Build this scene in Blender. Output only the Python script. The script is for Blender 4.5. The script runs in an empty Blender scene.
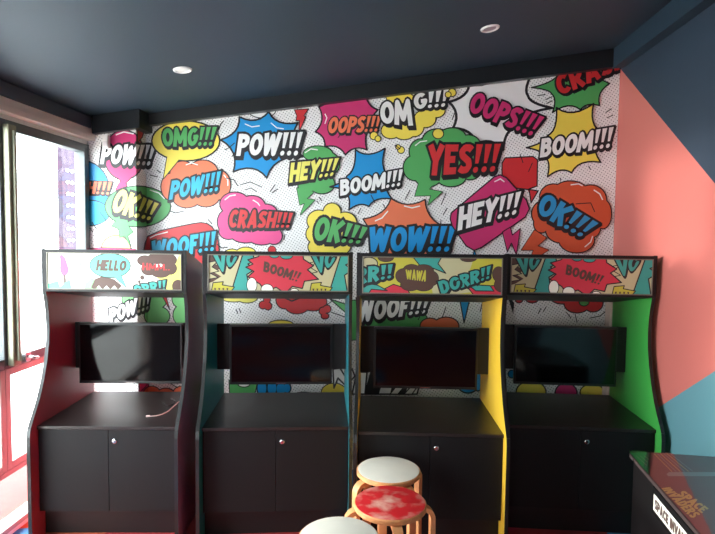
import bpy, bmesh, math, random
from mathutils import Vector, Matrix
from mathutils.geometry import tessellate_polygon
random.seed(4)
S = bpy.context.scene
COL = S.collection
# ------------------------------------------------------------------ camera
F = 540.0; CX = 357.5; CY = 267.0
TH = math.radians(2.97); PT = math.radians(3.18); EYE = Vector((0, 0, 1.7))
cd = bpy.data.cameras.new('camera'); cam = bpy.data.objects.new('camera', cd); COL.objects.link(cam)
cam.location = EYE; cam.rotation_euler = (Matrix.Rotation(TH, 3, 'Z') @ Matrix.Rotation(math.pi/2-PT, 3, 'X') @ Matrix.Rotation(math.radians(.7), 3, 'Z')).to_euler()
cd.sensor_width = 36; cd.lens = F/715*36; cd.clip_start = 0.02
S.camera = cam
# ------------------------------------------------------------------ world, sun, exposure
w = bpy.data.worlds.new('sky'); S.world = w; w.use_nodes = True
bg = w.node_tree.nodes['Background']; bg.inputs[0].default_value = (0.90, 0.96, 1.0, 1); bg.inputs[1].default_value = 13.5
sd = bpy.data.lights.new('sun', 'SUN'); sd.energy = 1.9; sd.angle = math.radians(5); sd.color = (1, .95, .88)
sun = bpy.data.objects.new('sun', sd); COL.objects.link(sun)
sun.rotation_euler = Vector((-1, 0.058, 0.015)).to_track_quat('Z', 'Y').to_euler()
S.view_settings.view_transform = 'Standard'; S.view_settings.look = 'None'
S.view_settings.exposure = 0.54; S.view_settings.gamma = 1; S.view_settings.use_curve_mapping = False
def thin_glass(name, tint, base, top):
    m = bpy.data.materials.new(name); m.use_nodes = True; nt = m.node_tree; nt.nodes.remove(nt.nodes['Principled BSDF'])
    tr = nt.nodes.new('ShaderNodeBsdfTransparent'); gs = nt.nodes.new('ShaderNodeBsdfGlossy'); gs.inputs['Roughness'].default_value = .03
    lw = nt.nodes.new('ShaderNodeLayerWeight'); lw.inputs[0].default_value = .5; pw = nt.nodes.new('ShaderNodeMath'); pw.operation = 'POWER'; pw.inputs[1].default_value = 5
    mr = nt.nodes.new('ShaderNodeMapRange'); mr.inputs['To Min'].default_value = base; mr.inputs['To Max'].default_value = top; mx = nt.nodes.new('ShaderNodeMixShader')
    tr.inputs[0].default_value = tint; L = nt.links.new
    L(lw.outputs['Facing'], pw.inputs[0]); L(pw.outputs[0], mr.inputs[0]); L(mr.outputs[0], mx.inputs[0]); L(tr.outputs[0], mx.inputs[1]); L(gs.outputs[0], mx.inputs[2]); L(mx.outputs[0], nt.nodes['Material Output'].inputs[0])
    return m
def portal(loc, rot, sx, sy):
    d = bpy.data.lights.new('window_portal', 'AREA'); d.shape = 'RECTANGLE'; d.size = sx; d.size_y = sy
    d.cycles.is_portal = True
    o = bpy.data.objects.new('window_portal', d); COL.objects.link(o); o.location = loc; o.rotation_euler = rot
# ------------------------------------------------------------------ projection helper: pixel of the photograph -> point on a plane
_R = cam.rotation_euler.to_matrix()
def ray(px, py): return _R @ Vector(((px-CX)/F, (CY-py)/F, -1))
def onY(px, py, Y): d = ray(px, py); return EYE + d*(Y/d.y)
def onX(px, py, X): d = ray(px, py); return EYE + d*(X/d.x)
def onZ(px, py, Z): d = ray(px, py); return EYE + d*((Z-EYE.z)/d.z)
def atdist(px, py, h):        # point at forward ground distance h of the camera
    d = ray(px, py); f = Vector((-math.sin(TH), math.cos(TH), 0)); return EYE + d*(h/d.dot(f))
# ------------------------------------------------------------------ materials
def srgb(c):
    return tuple(((v/255)/12.92 if v/255 <= .04045 else (((v/255)+.055)/1.055)**2.4) for v in c) + (1,)
MATS = {}
def mat(name, rgb, rough=.5, metal=0, spec=.5, noise=0, nscale=20, bump=0):
    if name in MATS: return MATS[name]
    m = bpy.data.materials.new(name); m.use_nodes = True; nt = m.node_tree; b = nt.nodes['Principled BSDF']
    c = srgb(rgb)
    b.inputs['Base Color'].default_value = c; b.inputs['Roughness'].default_value = rough
    b.inputs['Metallic'].default_value = metal; b.inputs['Specular IOR Level'].default_value = spec
    if noise or bump:
        tc = nt.nodes.new('ShaderNodeTexCoord'); n = nt.nodes.new('ShaderNodeTexNoise')
        n.inputs['Scale'].default_value = nscale; n.inputs['Detail'].default_value = 4
        nt.links.new(tc.outputs['Object'], n.inputs['Vector'])
        if noise:
            r = nt.nodes.new('ShaderNodeValToRGB')
            r.color_ramp.elements[0].position = .3; r.color_ramp.elements[1].position = .7
            r.color_ramp.elements[0].color = tuple(v*(1-noise) for v in c[:3])+(1,)
            r.color_ramp.elements[1].color = tuple(min(1, v*(1+noise)) for v in c[:3])+(1,)
            nt.links.new(n.outputs['Fac'], r.inputs['Fac']); nt.links.new(r.outputs['Color'], b.inputs['Base Color'])
        if bump:
            bp = nt.nodes.new('ShaderNodeBump'); bp.inputs['Strength'].default_value = bump; bp.inputs['Distance'].default_value = .002
            nt.links.new(n.outputs['Fac'], bp.inputs['Height']); nt.links.new(bp.outputs['Normal'], b.inputs['Normal'])
    MATS[name] = m
    return m
M_ceil = mat('ceiling_navy', (38, 57, 72), .55, bump=.1, nscale=60)
M_beam = mat('beam_black', (28, 31, 34), .35)
M_fascia = mat('fascia_slate', (62, 68, 78), .6)
M_cream = mat('trim_cream', (226, 205, 192), .5)
M_frame = mat('frame_grey', (92, 98, 98), .4, .3)
M_mullion = mat('mullion_olive', (150, 150, 128), .4, .5)
M_salmon = mat('paint_salmon', (206, 112, 102), .6, bump=.15, nscale=80)
M_navy = mat('paint_navy', (44, 60, 76), .6, bump=.15, nscale=80)
M_lblue = mat('paint_light_blue', (98, 146, 154), .6, bump=.15, nscale=80)
M_white = mat('white_plaster', (225, 222, 216), .7)
M_black = mat('black_laminate', (20, 17, 18), .45, spec=.35, noise=.12, nscale=90)
M_blackd = mat('black_door', (15, 14, 15), .55, spec=.25, noise=.12, nscale=70)
M_desk = mat('desk_laminate', (32, 27, 26), .34, noise=.15, nscale=120, bump=.05)
M_mold = mat('edge_rubber', (24, 24, 24), .35)
M_plas = mat('monitor_plastic', (14, 14, 15), .3)
M_screen = mat('monitor_glass', (6, 6, 8), .08, spec=.3)
M_alu = mat('marquee_trim', (120, 116, 104), .4, .4)
M_chrome = mat('chrome', (200, 200, 200), .2, 1)
M_birch = mat('birch_wood', (218, 152, 98), .45, noise=.12, nscale=14)
M_birche = mat('birch_ply_edge', (214, 148, 94), .5, noise=.15, nscale=40)
M_seatw = mat('seat_white', (238, 232, 216), .4, noise=.05, nscale=7)
# ------------------------------------------------------------------ mesh helpers
class MB:
    def __init__(s): s.v = []; s.f = []; s.m = []; s.sm = []; s.mats = []
    def mi(s, m):
        if m not in s.mats: s.mats.append(m)
        return s.mats.index(m)
    def face(s, pts, m, smooth=False):
        i = len(s.v); s.v += [tuple(p) for p in pts]; s.f.append(tuple(range(i, i+len(pts)))); s.m.append(s.mi(m)); s.sm.append(smooth)
    def addm(s, verts, faces, m, smooth=False):
        i = len(s.v); s.v += [tuple(p) for p in verts]
        for f in faces: s.f.append(tuple(k+i for k in f)); s.m.append(s.mi(m)); s.sm.append(smooth)
    def box(s, x0, x1, y0, y1, z0, z1, m, bev=0, M=None):
        bm = bmesh.new(); bmesh.ops.create_cube(bm, size=1)
        bmesh.ops.scale(bm, vec=(x1-x0, y1-y0, z1-z0), verts=bm.verts); bmesh.ops.translate(bm, vec=((x0+x1)/2, (y0+y1)/2, (z0+z1)/2), verts=bm.verts)
        if bev: bmesh.ops.bevel(bm, geom=bm.edges[:], offset=bev, segments=2, affect='EDGES', profile=.5)
        if M: bmesh.ops.transform(bm, matrix=M, verts=bm.verts)
        bm.verts.index_update(); s.addm([v.co[:] for v in bm.verts], [[v.index for v in f.verts] for f in bm.faces], m); bm.free()
    def prism_x(s, prof, x0, x1, m):     # prof: list of (y,z)
        n = len(prof); s.addm([(x0, y, z) for y, z in prof]+[(x1, y, z) for y, z in prof],
            [tuple(range(n))[::-1], tuple(range(n, 2*n))]+[(i, (i+1) % n, (i+1) % n+n, i+n) for i in range(n)], m)
    def lathe(s, prof, m, c=(0, 0, 0), n=48, smooth=True):     # prof: list of (r,z)
        vs = []; fs = []
        for r, z in prof:
            for k in range(n):
                a = 2*math.pi*k/n; vs.append((c[0]+r*math.cos(a), c[1]+r*math.sin(a), c[2]+z))
        for i in range(len(prof)-1):
            for k in range(n):
                fs.append((i*n+k, i*n+(k+1) % n, (i+1)*n+(k+1) % n, (i+1)*n+k))
        fs.append(tuple(range(n))[::-1]); fs.append(tuple(range((len(prof)-1)*n, len(prof)*n)))
        s.addm(vs, fs, m, smooth)
    def tube(s, pts, r, m, n=8):
        pts = [Vector(p) for p in pts]; vs = []; fs = []
        for i, p in enumerate(pts):
            t = (pts[min(i+1, len(pts)-1)]-pts[max(i-1, 0)]).normalized()
            a = t.cross(Vector((0, 0, 1))); a = a.normalized() if a.length > 1e-4 else Vector((1, 0, 0)); b = t.cross(a)
            for k in range(n):
                q = 2*math.pi*k/n; vs.append(p+a*math.cos(q)*r+b*math.sin(q)*r)
        for i in range(len(pts)-1):
            for k in range(n): fs.append((i*n+k, i*n+(k+1) % n, (i+1)*n+(k+1) % n, (i+1)*n+k))
        fs.append(tuple(range(n))); fs.append(tuple(range(len(vs)-n, len(vs))))
        s.addm(vs, fs, m, True)
    def build(s, name, parent=None, recalc=True):
        me = bpy.data.meshes.new(name); me.from_pydata(s.v, [], s.f)
        for m in s.mats: me.materials.append(m)
        me.polygons.foreach_set('material_index', s.m); me.polygons.foreach_set('use_smooth', s.sm)
        if recalc:
            bm = bmesh.new(); bm.from_mesh(me); bmesh.ops.recalc_face_normals(bm, faces=bm.faces); bm.to_mesh(me); bm.free()
        me.update()
        o = bpy.data.objects.new(name, me); COL.objects.link(o)
        if parent: o.parent = parent
        if any(s.sm) and hasattr(me, 'set_sharp_from_angle'): me.set_sharp_from_angle(angle=math.radians(40))
        return o
def empty(name, loc=(0, 0, 0), rz=0):
    o = bpy.data.objects.new(name, None); COL.objects.link(o); o.location = loc; o.rotation_euler = (0, 0, rz); o.empty_display_size = .1; return o
def tag(o, label=None, cat=None, group=None, kind=None):
    for k, v in (('label', label), ('category', cat), ('group', group), ('kind', kind)):
        if v: o[k] = v
    return o
def struct(o): o['kind'] = 'structure'; return o
# ------------------------------------------------------------------ flat comic artwork: layers of thin coloured shapes
AC = {
 'k': (28, 24, 27), 'w': (246, 243, 240), 'blue': (8, 148, 214), 'cyan': (40, 178, 220), 'lblue': (35, 150, 205), 'yel': (248, 224, 88), 'mag': (208, 48, 112),
 'pink': (232, 78, 142), 'or': (240, 122, 82), 'dor': (214, 88, 52), 'gr': (86, 174, 96), 'red': (212, 46, 50), 'lor': (246, 176, 120), 'lgr': (130, 214, 130), 'lyel': (240, 230, 110),
 'teal': (58, 160, 148), 'cream': (192, 186, 144), 'brown': (84, 58, 48), 'mred': (202, 48, 66), 'ygr': (190, 182, 62), 'mint': (96, 214, 182), 'mwhite': (244, 244, 226), 'dteal': (40, 122, 116)}
def acol(c): return mat('print_'+c, AC[c], .45)
GL = {}
def _arc(cx, cy, rx, ry, a0, a1, n=10): return [(cx+rx*math.cos(math.radians(a0+(a1-a0)*i/n)), cy+ry*math.sin(math.radians(a0+(a1-a0)*i/n))) for i in range(n+1)]
a = .13
GL['P'] = (.64, [[(a, 0), (a, 1)], [(a, .87), (.36, .87), (.49, .78), (.5, .6), (.38, .48), (a, .46)]])
GL['O'] = (.72, [_arc(.36, .5, .235, .37, 0, 360, 16)])
GL['W'] = (.92, [[(.1, 1), (.23, .1), (.45, .85), (.62, .1), (.8, 1)]])
GL['M'] = (.9, [[(.1, 0), (.17, .9), (.44, .25), (.72, .9), (.79, 0)]])
GL['G'] = (.7, [_arc(.36, .5, .235, .37, 50, 360, 14)+[(.38, .48)]])
GL['C'] = (.64, [_arc(.36, .5, .235, .37, 45, 315, 12)])
GL['R'] = (.68, [[(a, 0), (a, 1)], [(a, .87), (.36, .87), (.49, .78), (.5, .64), (.38, .5), (a, .48)], [(.28, .48), (.56, 0)]])
GL['A'] = (.72, [[(.1, 0), (.34, .95), (.6, 0)], [(.22, .3), (.5, .3)]])
GL['S'] = (.62, [[(.52, .8), (.42, .88), (.24, .88), (.13, .76), (.16, .62), (.44, .42), (.49, .26), (.4, .13), (.22, .12), (.09, .2)]])
GL['H'] = (.68, [[(a, 0), (a, 1)], [(.55, 0), (.55, 1)], [(a, .5), (.55, .5)]])
GL['E'] = (.58, [[(a, 0), (a, 1)], [(a, .88), (.54, .88)], [(a, .5), (.46, .5)], [(a, .12), (.54, .12)]])
GL['Y'] = (.68, [[(.1, 1), (.34, .48), (.58, 1)], [(.34, .5), (.3, 0)]])
GL['K'] = (.68, [[(a, 0), (a, 1)], [(a, .42), (.56, 1)], [(.28, .55), (.58, 0)]])
GL['F'] = (.54, [[(a, 0), (a, 1)], [(a, .88), (.5, .88)], [(a, .5), (.42, .5)]])
GL['B'] = (.66, [[(a, 0), (a, 1)], [(a, .88), (.38, .88), (.48, .76), (.44, .58), (a, .53)], [(.4, .53), (.52, .4), (.5, .22), (.38, .12), (a, .12)]])
GL['L'] = (.54, [[(a, 1), (a, .12), (.5, .12)]])
GL['D'] = (.68, [[(a, 0), (a, 1)], [(a, .88), (.34, .88), (.5, .72), (.52, .3), (.34, .12), (a, .12)]])
GL['V'] = (.7, [[(.1, 1), (.34, .08), (.6, 1)]])
GL['U'] = (.68, [[(a, 1), (a, .3), (.22, .13), (.44, .13), (.54, .3), (.54, 1)]])
GL['N'] = (.7, [[(a, 0), (a, 1)], [(a, .95), (.55, .08)], [(.55, 0), (.55, 1)]])
GL['I'] = (.28, [[(a, 0), (a, 1)]])
GL['.'] = (.28, [[(a, .02), (a, .16)]])
GL['!'] = (.36, '!')
GL[' '] = (.3, [])
class Art:
    """Collects flat polygons; mapf(x, y) -> 2D surface coordinates, place(u, v, lift) -> 3D."""
    def __init__(s, mapf, place, clips=(), cuts=(), eps=.0003, unit=1.0):
        s.mapf = mapf; s.place = place; s.clips = clips; s.cuts = cuts; s.eps = eps; s.mb = MB(); s.lv = []; s.unit = unit
    def level(s, pts):
        xs = [p[0] for p in pts]; ys = [p[1] for p in pts]; b = (min(xs), min(ys), max(xs), max(ys)); L = 0
        for (q, l) in s.lv:
            if q[0] < b[2] and q[2] > b[0] and q[1] < b[3] and q[3] > b[1]: L = max(L, l)
        s.lv.append((b, L+1)); return L+1
    @staticmethod
    def clip(poly, n, d):      # keep n.p <= d
        out = []
        for i in range(len(poly)):
            p, q = poly[i], poly[(i+1) % len(poly)]; a_ = n[0]*p[0]+n[1]*p[1]-d; b_ = n[0]*q[0]+n[1]*q[1]-d
            if a_ <= 0: out.append(p)
            if a_*b_ < 0: t = a_/(a_-b_); out.append((p[0]+(q[0]-p[0])*t, p[1]+(q[1]-p[1])*t))
        return out
    def emit(s, pts, col, L, sub=0.0):
        if s.cuts:
            q = []
            for i in range(len(pts)):
                p0, p1 = pts[i], pts[(i+1) % len(pts)]; n = max(1, int(math.hypot(p1[0]-p0[0], p1[1]-p0[1])/5))
                q += [(p0[0]+(p1[0]-p0[0])*k/n, p0[1]+(p1[1]-p0[1])*k/n) for k in range(n)]
            pts = q
        uv = [s.mapf(*p) for p in pts]
        if len(uv) == 3 or len(uv) == 4: polys = [uv]
        else: polys = [[uv[i] for i in t] for t in tessellate_polygon([[Vector((p[0], p[1], 0)) for p in uv]])]
        for c in s.clips: polys = [s.clip(p, c[0], c[1]) for p in polys if len(p) > 2]
        segs = [(None, None)]
        if s.cuts:
            c = list(s.cuts); segs = [(None, c[0])]+[(c[i], c[i+1]) for i in range(len(c)-1)]+[(c[-1], None)]
        for p in polys:
            for lo, hi in segs:
                r = p
                if lo is not None and len(r) > 2: r = s.clip(r, (-1, 0), -lo)
                if hi is not None and len(r) > 2: r = s.clip(r, (1, 0), hi)
                if len(r) > 2:
                    mid = sum(k[0] for k in r)/len(r)
                    s.mb.face([s.place(k[0], k[1], L*s.eps+sub, mid) for k in r], col if not isinstance(col, str) else acol(col))
    def ribbon(s, pts, hw, col, L, close=False, caps=False, sub0=0, mp=lambda x, y: (x, y), ow=0):
        n = len(pts); k = 0
        rng = n if close else n-1
        for i in range(rng):
            p, q = pts[i], pts[(i+1) % n]; dx, dy = q[0]-p[0], q[1]-p[1]; l = math.hypot(dx, dy)
            if l < 1e-9: continue
            dx /= l; dy /= l; e0 = ow if (i == 0 and not close) else 0; e1 = ow if (i == n-2 and not close) else 0
            h = hw+ow; a0 = (p[0]-dx*e0, p[1]-dy*e0); a1 = (q[0]+dx*e1, q[1]+dy*e1)
            s.emit([mp(a0[0]-dy*h, a0[1]+dx*h), mp(a0[0]+dy*h, a0[1]-dx*h), mp(a1[0]+dy*h, a1[1]-dx*h), mp(a1[0]-dy*h, a1[1]+dx*h)], col, L, sub0+k*4e-6); k += 1
            if (close or i < n-2 or caps):
                s.emit([mp(q[0]+h*math.cos(t*math.pi/4), q[1]+h*math.sin(t*math.pi/4)) for t in range(8)], col, L, sub0+k*4e-6); k += 1
    def poly(s, pts, col, o=1.0, smooth=0):
        if smooth: pts = smoothpoly(pts, smooth)
        L = s.level(pts); s.emit(pts, col, L)
        if o: s.ribbon(pts, o*.5, 'k', L+.3, close=True)
    def ell(s, cx, cy, rx, ry, col, o=1.0, rot=0):
        c_, s_ = math.cos(rot), math.sin(rot); n = 28
        f = lambda r1, r2: [(cx+r1*math.cos(t)*c_-r2*math.sin(t)*s_, cy+r1*math.cos(t)*s_+r2*math.sin(t)*c_) for t in [2*math.pi*i/n for i in range(n)]]
        p = f(rx+o/2, ry+o/2); L = s.level(p)
        if o: s.emit(p, 'k', L)
        s.emit(f(rx-o/2, ry-o/2), col, L+.4)
    def cloud(s, lobes, col, o=1.1, extra=None):
        allp = []
        for (cx, cy, rx, ry) in lobes: allp += [(cx-rx, cy-ry), (cx+rx, cy+ry)]
        if extra: allp += extra
        L = s.level(allp); s.lv[-1] = (s.lv[-1][0], L+1)
        if extra: s.ribbon(extra, o*.55, 'k', L, close=True)
        for i, (cx, cy, rx, ry) in enumerate(lobes):
            s.emit([(cx+(rx+o*.5)*math.cos(t*math.pi/14), cy+(ry+o*.5)*math.sin(t*math.pi/14)) for t in range(28)], 'k', L, i*4e-6)
        for i, (cx, cy, rx, ry) in enumerate(lobes):
            s.emit([(cx+(rx-o*.5)*math.cos(t*math.pi/14), cy+(ry-o*.5)*math.sin(t*math.pi/14)) for t in range(28)], col, L+.5, i*4e-6)
        if extra: s.emit(extra, col, L+.5, 8e-5)
    def burst(s, sp, col, o=1.3, d=.2):
        cx = sum(p[0] for p in sp)/len(sp); cy = sum(p[1] for p in sp)/len(sp); out = []
        for i in range(len(sp)):
            p, q = sp[i], sp[(i+1) % len(sp)]; mx, my = (p[0]+q[0])/2, (p[1]+q[1])/2
            l = math.hypot(q[0]-p[0], q[1]-p[1]); vx, vy = cx-mx, cy-my; vl = math.hypot(vx, vy) or 1
            c = (mx+vx/vl*l*d*2, my+vy/vl*l*d*2)
            for k in range(6):
                t = k/6; out.append(((1-t)**2*p[0]+2*t*(1-t)*c[0]+t*t*q[0], (1-t)**2*p[1]+2*t*(1-t)*c[1]+t*t*q[1]))
        s.poly(out, col, o)
    def line(s, pts, wd=.8, col='k'):
        L = s.level(pts+[(pts[0][0]+.5, pts[0][1]+.5)]); s.ribbon(pts, wd/2, col, L)
    def text(s, txt, q, col, o=.09, sh=(.07, -.09), hw=.115, oc='k', scale=None):
        TL, TR, BR, BL = q
        W = sum(GL[c][0] for c in txt); x = 0
        def mp(gx, gy, ox):
            t = (ox+gx)/W
            b = (BL[0]+(BR[0]-BL[0])*t, BL[1]+(BR[1]-BL[1])*t); u = (TL[0]+(TR[0]-TL[0])*t, TL[1]+(TR[1]-TL[1])*t)
            return (b[0]+(u[0]-b[0])*gy, b[1]+(u[1]-b[1])*gy)
        L = s.level([TL, TR, BR, BL]); s.lv[-1] = (s.lv[-1][0], L+1)
        k = 0
        for c in txt:
            wd, st = GL[c]; o_ = o*.85
            jobs = []
            if o: jobs += [(o_, sh, oc, L), (o_, (sh[0]/2, sh[1]/2), oc, L), (o_, (0, 0), oc, L)]
            jobs += [(0, (0, 0), col, L+.9)]
            for ow, off, cc, lv in jobs:
                f = lambda gx, gy, X=x, O=off: mp(gx+O[0], gy+O[1], X)
                sub = (k % 7)*1e-5
                if st == '!':
                    h = ow
                    s.emit([f(.05-h, 1+h), f(.31+h, 1+h), f(.245+h, .33-h), (f(.115-h, .33-h))], cc, lv, sub)
                    r = .105+h
                    s.emit([f(.17+r*1.05*math.cos(t*math.pi/6), .115+r*math.sin(t*math.pi/6)) for t in range(12)], cc, lv, sub)
                else:
                    for j, p in enumerate(st):
                        cl = len(p) > 8 and abs(p[0][0]-p[-1][0]) < 1e-6 and abs(p[0][1]-p[-1][1]) < 1e-6
                        s.ribbon(p[:-1] if cl else p, hw, cc, lv, close=cl, mp=f, ow=ow, sub0=sub+j*1e-6)
                k += 1
            x += wd
def smoothpoly(pts, n):
    for _ in range(n):
        o = []
        for i in range(len(pts)):
            p, q = pts[i], pts[(i+1) % len(pts)]
            o += [(p[0]*.75+q[0]*.25, p[1]*.75+q[1]*.25), (p[0]*.25+q[0]*.75, p[1]*.25+q[1]*.75)]
        pts = o
    return pts
# ================================================================== ROOM
YW = 3.86; YP = 3.70; YR = -3.2
XR = onY(618.5, 110, YW).x
XL = onY(88.5, 200, YP).x
XC = onY(136, 180, YP).x                      # pillar edge
pL = onY(146, 116, YW); pR = onY(621, 50, YW)   # ceiling line on the back wall
pL.z = onY(150, 116.5, YW).z
slope = (pR.z-pL.z)/(pR.x-pL.x)
def zc(x): return pL.z + (x-pL.x)*slope
mL = onY(190, 122, YW); mR = onY(619, 68.5, YW)
ms = (mR.z-mL.z)/(mR.x-mL.x)
def zm(x): return mL.z + (x-mL.x)*ms
mP = onY(115, 130.5, YP-.05)
def zp(x): return mP.z + (x-mP.x)*ms          # lower edge of the dark beam
# floor
mf = bpy.data.materials.new('carpet'); mf.use_nodes = True; nt = mf.node_tree; b = nt.nodes['Principled BSDF']; b.inputs['Roughness'].default_value = .95
tc = nt.nodes.new('ShaderNodeTexCoord'); vo = nt.nodes.new('ShaderNodeTexVoronoi'); vo.inputs['Scale'].default_value = 1.5
sep = nt.nodes.new('ShaderNodeSeparateColor'); rp = nt.nodes.new('ShaderNodeValToRGB'); rp.color_ramp.interpolation = 'CONSTANT'
el = rp.color_ramp.elements; el[0].position = 0; el[0].color = srgb((158, 38, 40)); el[1].position = .36; el[1].color = srgb((190, 84, 52))
e = el.new(.56); e.color = srgb((60, 120, 165)); e = el.new(.86); e.color = srgb((180, 30, 60))
nt.links.new(tc.outputs['Object'], vo.inputs['Vector']); nt.links.new(vo.outputs['Color'], sep.inputs[0]); nt.links.new(sep.outputs[0], rp.inputs[0]); nt.links.new(rp.outputs[0], b.inputs['Base Color'])
m = MB(); m.box(XL-.15, XR+.15, YR, YW+.15, -.1, 0, mf); struct(m.build('floor'))
m = MB(); m.prism_x([(0, 0)], 0, 0, M_ceil) if False else None
vs = [(XL-.15, YR, zc(XL-.15)), (XR+.15, YR, zc(XR+.15)), (XR+.15, YW+.15, zc(XR+.15)), (XL-.15, YW+.15, zc(XL-.15))]
m.addm(vs+[(x, y, z+.12) for x, y, z in vs], [(0, 1, 2, 3), (7, 6, 5, 4), (0, 4, 5, 1), (1, 5, 6, 2), (2, 6, 7, 3), (3, 7, 4, 0)], M_ceil); struct(m.build('ceiling'))
# back wall with the pillar in its left corner
m = MB(); x0, x1 = XL-.04, XR+.15
m.addm([(x0, YW, 0), (x1, YW, 0), (x1, YW, zc(x1)), (x0, YW, zc(x0)), (x0, YW+.12, 0), (x1, YW+.12, 0), (x1, YW+.12, zc(x1)), (x0, YW+.12, zc(x0))],
       [(0, 1, 2, 3), (7, 6, 5, 4), (0, 4, 5, 1), (1, 5, 6, 2), (2, 6, 7, 3), (3, 7, 4, 0)], M_white)
m.addm([(XL, YP, 0), (XC, YP, 0), (XC, YP, zc(XC)), (XL, YP, zc(XL)), (XL, YW, 0), (XC, YW, 0), (XC, YW, zc(XC)), (XL, YW, zc(XL))],
       [(0, 1, 2, 3), (0, 4, 5, 1), (1, 5, 6, 2), (2, 6, 7, 3), (3, 7, 4, 0)], M_white)
struct(m.build('wall_back'))
# right wall painted in three fields
A_ = onX(620, 68, XR); A_.y = YW; A_.z = zm(XR)
B_ = onX(712, 180, XR); t = (YR-A_.y)/(B_.y-A_.y); B2 = A_+(B_-A_)*t
C_ = onX(667, 402, XR); D_ = onX(715, 371, XR); sl = (D_.z-C_.z)/(D_.y-C_.y)
tC = C_.y + (0-C_.z)/sl; yb = D_.y + (1.5-D_.z)/sl
m = MB()
zB = A_.z + (B_.z-A_.z)/(B_.y-A_.y)*(YR-A_.y)
sd_ = (B_.z-A_.z)/(B_.y-A_.y); y0 = A_.y + (0-A_.z)/sd_        # navy diagonal reaches the floor at y0
yi = (C_.z - sl*C_.y - A_.z + sd_*A_.y)/(sd_-sl); zi = A_.z+sd_*(yi-A_.y)   # meets the light blue edge
m.face([(XR, YW, zc(XR)), (XR, A_.y, A_.z), (XR, yi, zi), (XR, y0, 0), (XR, YR, 0), (XR, YR, zc(XR))], M_navy)
if tC < YW: m.face([(XR, YW, 0), (XR, YW, A_.z), (XR, yi, zi), (XR, tC, 0)], M_salmon); m.face([(XR, tC, 0), (XR, yi, zi), (XR, y0, 0)], M_lblue)
else:
    zq = C_.z+sl*(YW-C_.y); m.face([(XR, YW, zq), (XR, YW, A_.z), (XR, yi, zi)], M_salmon); m.face([(XR, YW, 0), (XR, YW, zq), (XR, yi, zi), (XR, y0, 0)], M_lblue)
m.addm([(XR+.12, YW, 0), (XR+.12, YR, 0), (XR+.12, YR, zc(XR)), (XR+.12, YW, zc(XR))], [(0, 1, 2, 3)], M_navy)
struct(m.build('wall_right', recalc=False))
# dark beam under the ceiling along the back wall and round the pillar
m = MB()
def beam(xa, xb, yf, yb_):
    m.addm([(xa, yf, zm(xa)), (xb, yf, zm(xb)), (xb, yf, zc(xb)), (xa, yf, zc(xa)), (xa, yb_, zm(xa)), (xb, yb_, zm(xb)), (xb, yb_, zc(xb)), (xa, yb_, zc(xa))],
       [(0, 1, 2, 3), (7, 6, 5, 4), (0, 4, 5, 1), (1, 5, 6, 2), (2, 6, 7, 3), (3, 7, 4, 0)], M_beam)
beam(XC+.05, XR, YW-.06, YW-.001); struct(m.build('trim_1'))
m = MB(); _z = zm; zm = zp; beam(XL+.06, XC+.05, YP-.05, YP-.001)
xa, xb = XC+.001, XC+.05
m.addm([(xa, YP-.001, zm(xa)), (xb, YP-.001, zm(xb)), (xb, YP-.001, zc(xb)), (xa, YP-.001, zc(xa)), (xa, YW-.001, zm(xa)), (xb, YW-.001, zm(xb)), (xb, YW-.001, zc(xb)), (xa, YW-.001, zc(xa))],
       [(0, 1, 2, 3), (7, 6, 5, 4), (0, 4, 5, 1), (1, 5, 6, 2), (2, 6, 7, 3), (3, 7, 4, 0)], M_beam)
struct(m.build('trim_2')); zm = _z
# boxed bulkhead along the right wall
zb = onX(660, 42, XR).z
m = MB(); m.prism_x([(0, 0)]*0 or [(YR, zb), (YW-.06, zb), (YW-.06, zc(XR)), (YR, zc(XR))], XR-.07, XR-.001, M_ceil); struct(m.build('trim_3'))
# left wall: window openings
def lz(px, py): return onX(px, py, XL)
zf = lz(60, 119.5).z             # bottom of the slate fascia
zh = lz(60, 136.5).z           # window head (top of dark frame)
zsill = lz(28, 361).z; zlow = lz(11, 468).z
yfr = min(lz(87.3, 150).y, YP-.002)              # right end of the window frame
YN = 1.0                         # windows run to here
ymul = lz(7, 250).y
m = MB()
m.box(XL-.12, XL, YR, YN, 0, zc(XL), M_white); m.box(XL-.12, XL, YN, YP, zh, zc(XL), M_white)
m.box(XL-.04, XL, yfr, YW, 0, zh, M_white)
m.box(XL-.12, XL, YN, yfr, 0, .03, M_white)
struct(m.build('wall_left'))
m = MB(); m.box(XL+.001, XL+.055, YR, YP-.051, zf, zc(XL+.001)-.002, M_fascia); struct(m.build('trim_4'))
m = MB(); zm1 = lz(60, 133).z
m.box(XL+.001, XL+.045, YR, YP-.001, (zf+zm1)/2, zf-.001, M_cream, .003); m.box(XL+.001, XL+.058, YR, YP-.002, zm1+.004, (zf+zm1)/2-.002, M_cream, .003); struct(m.build('trim_5'))
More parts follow.
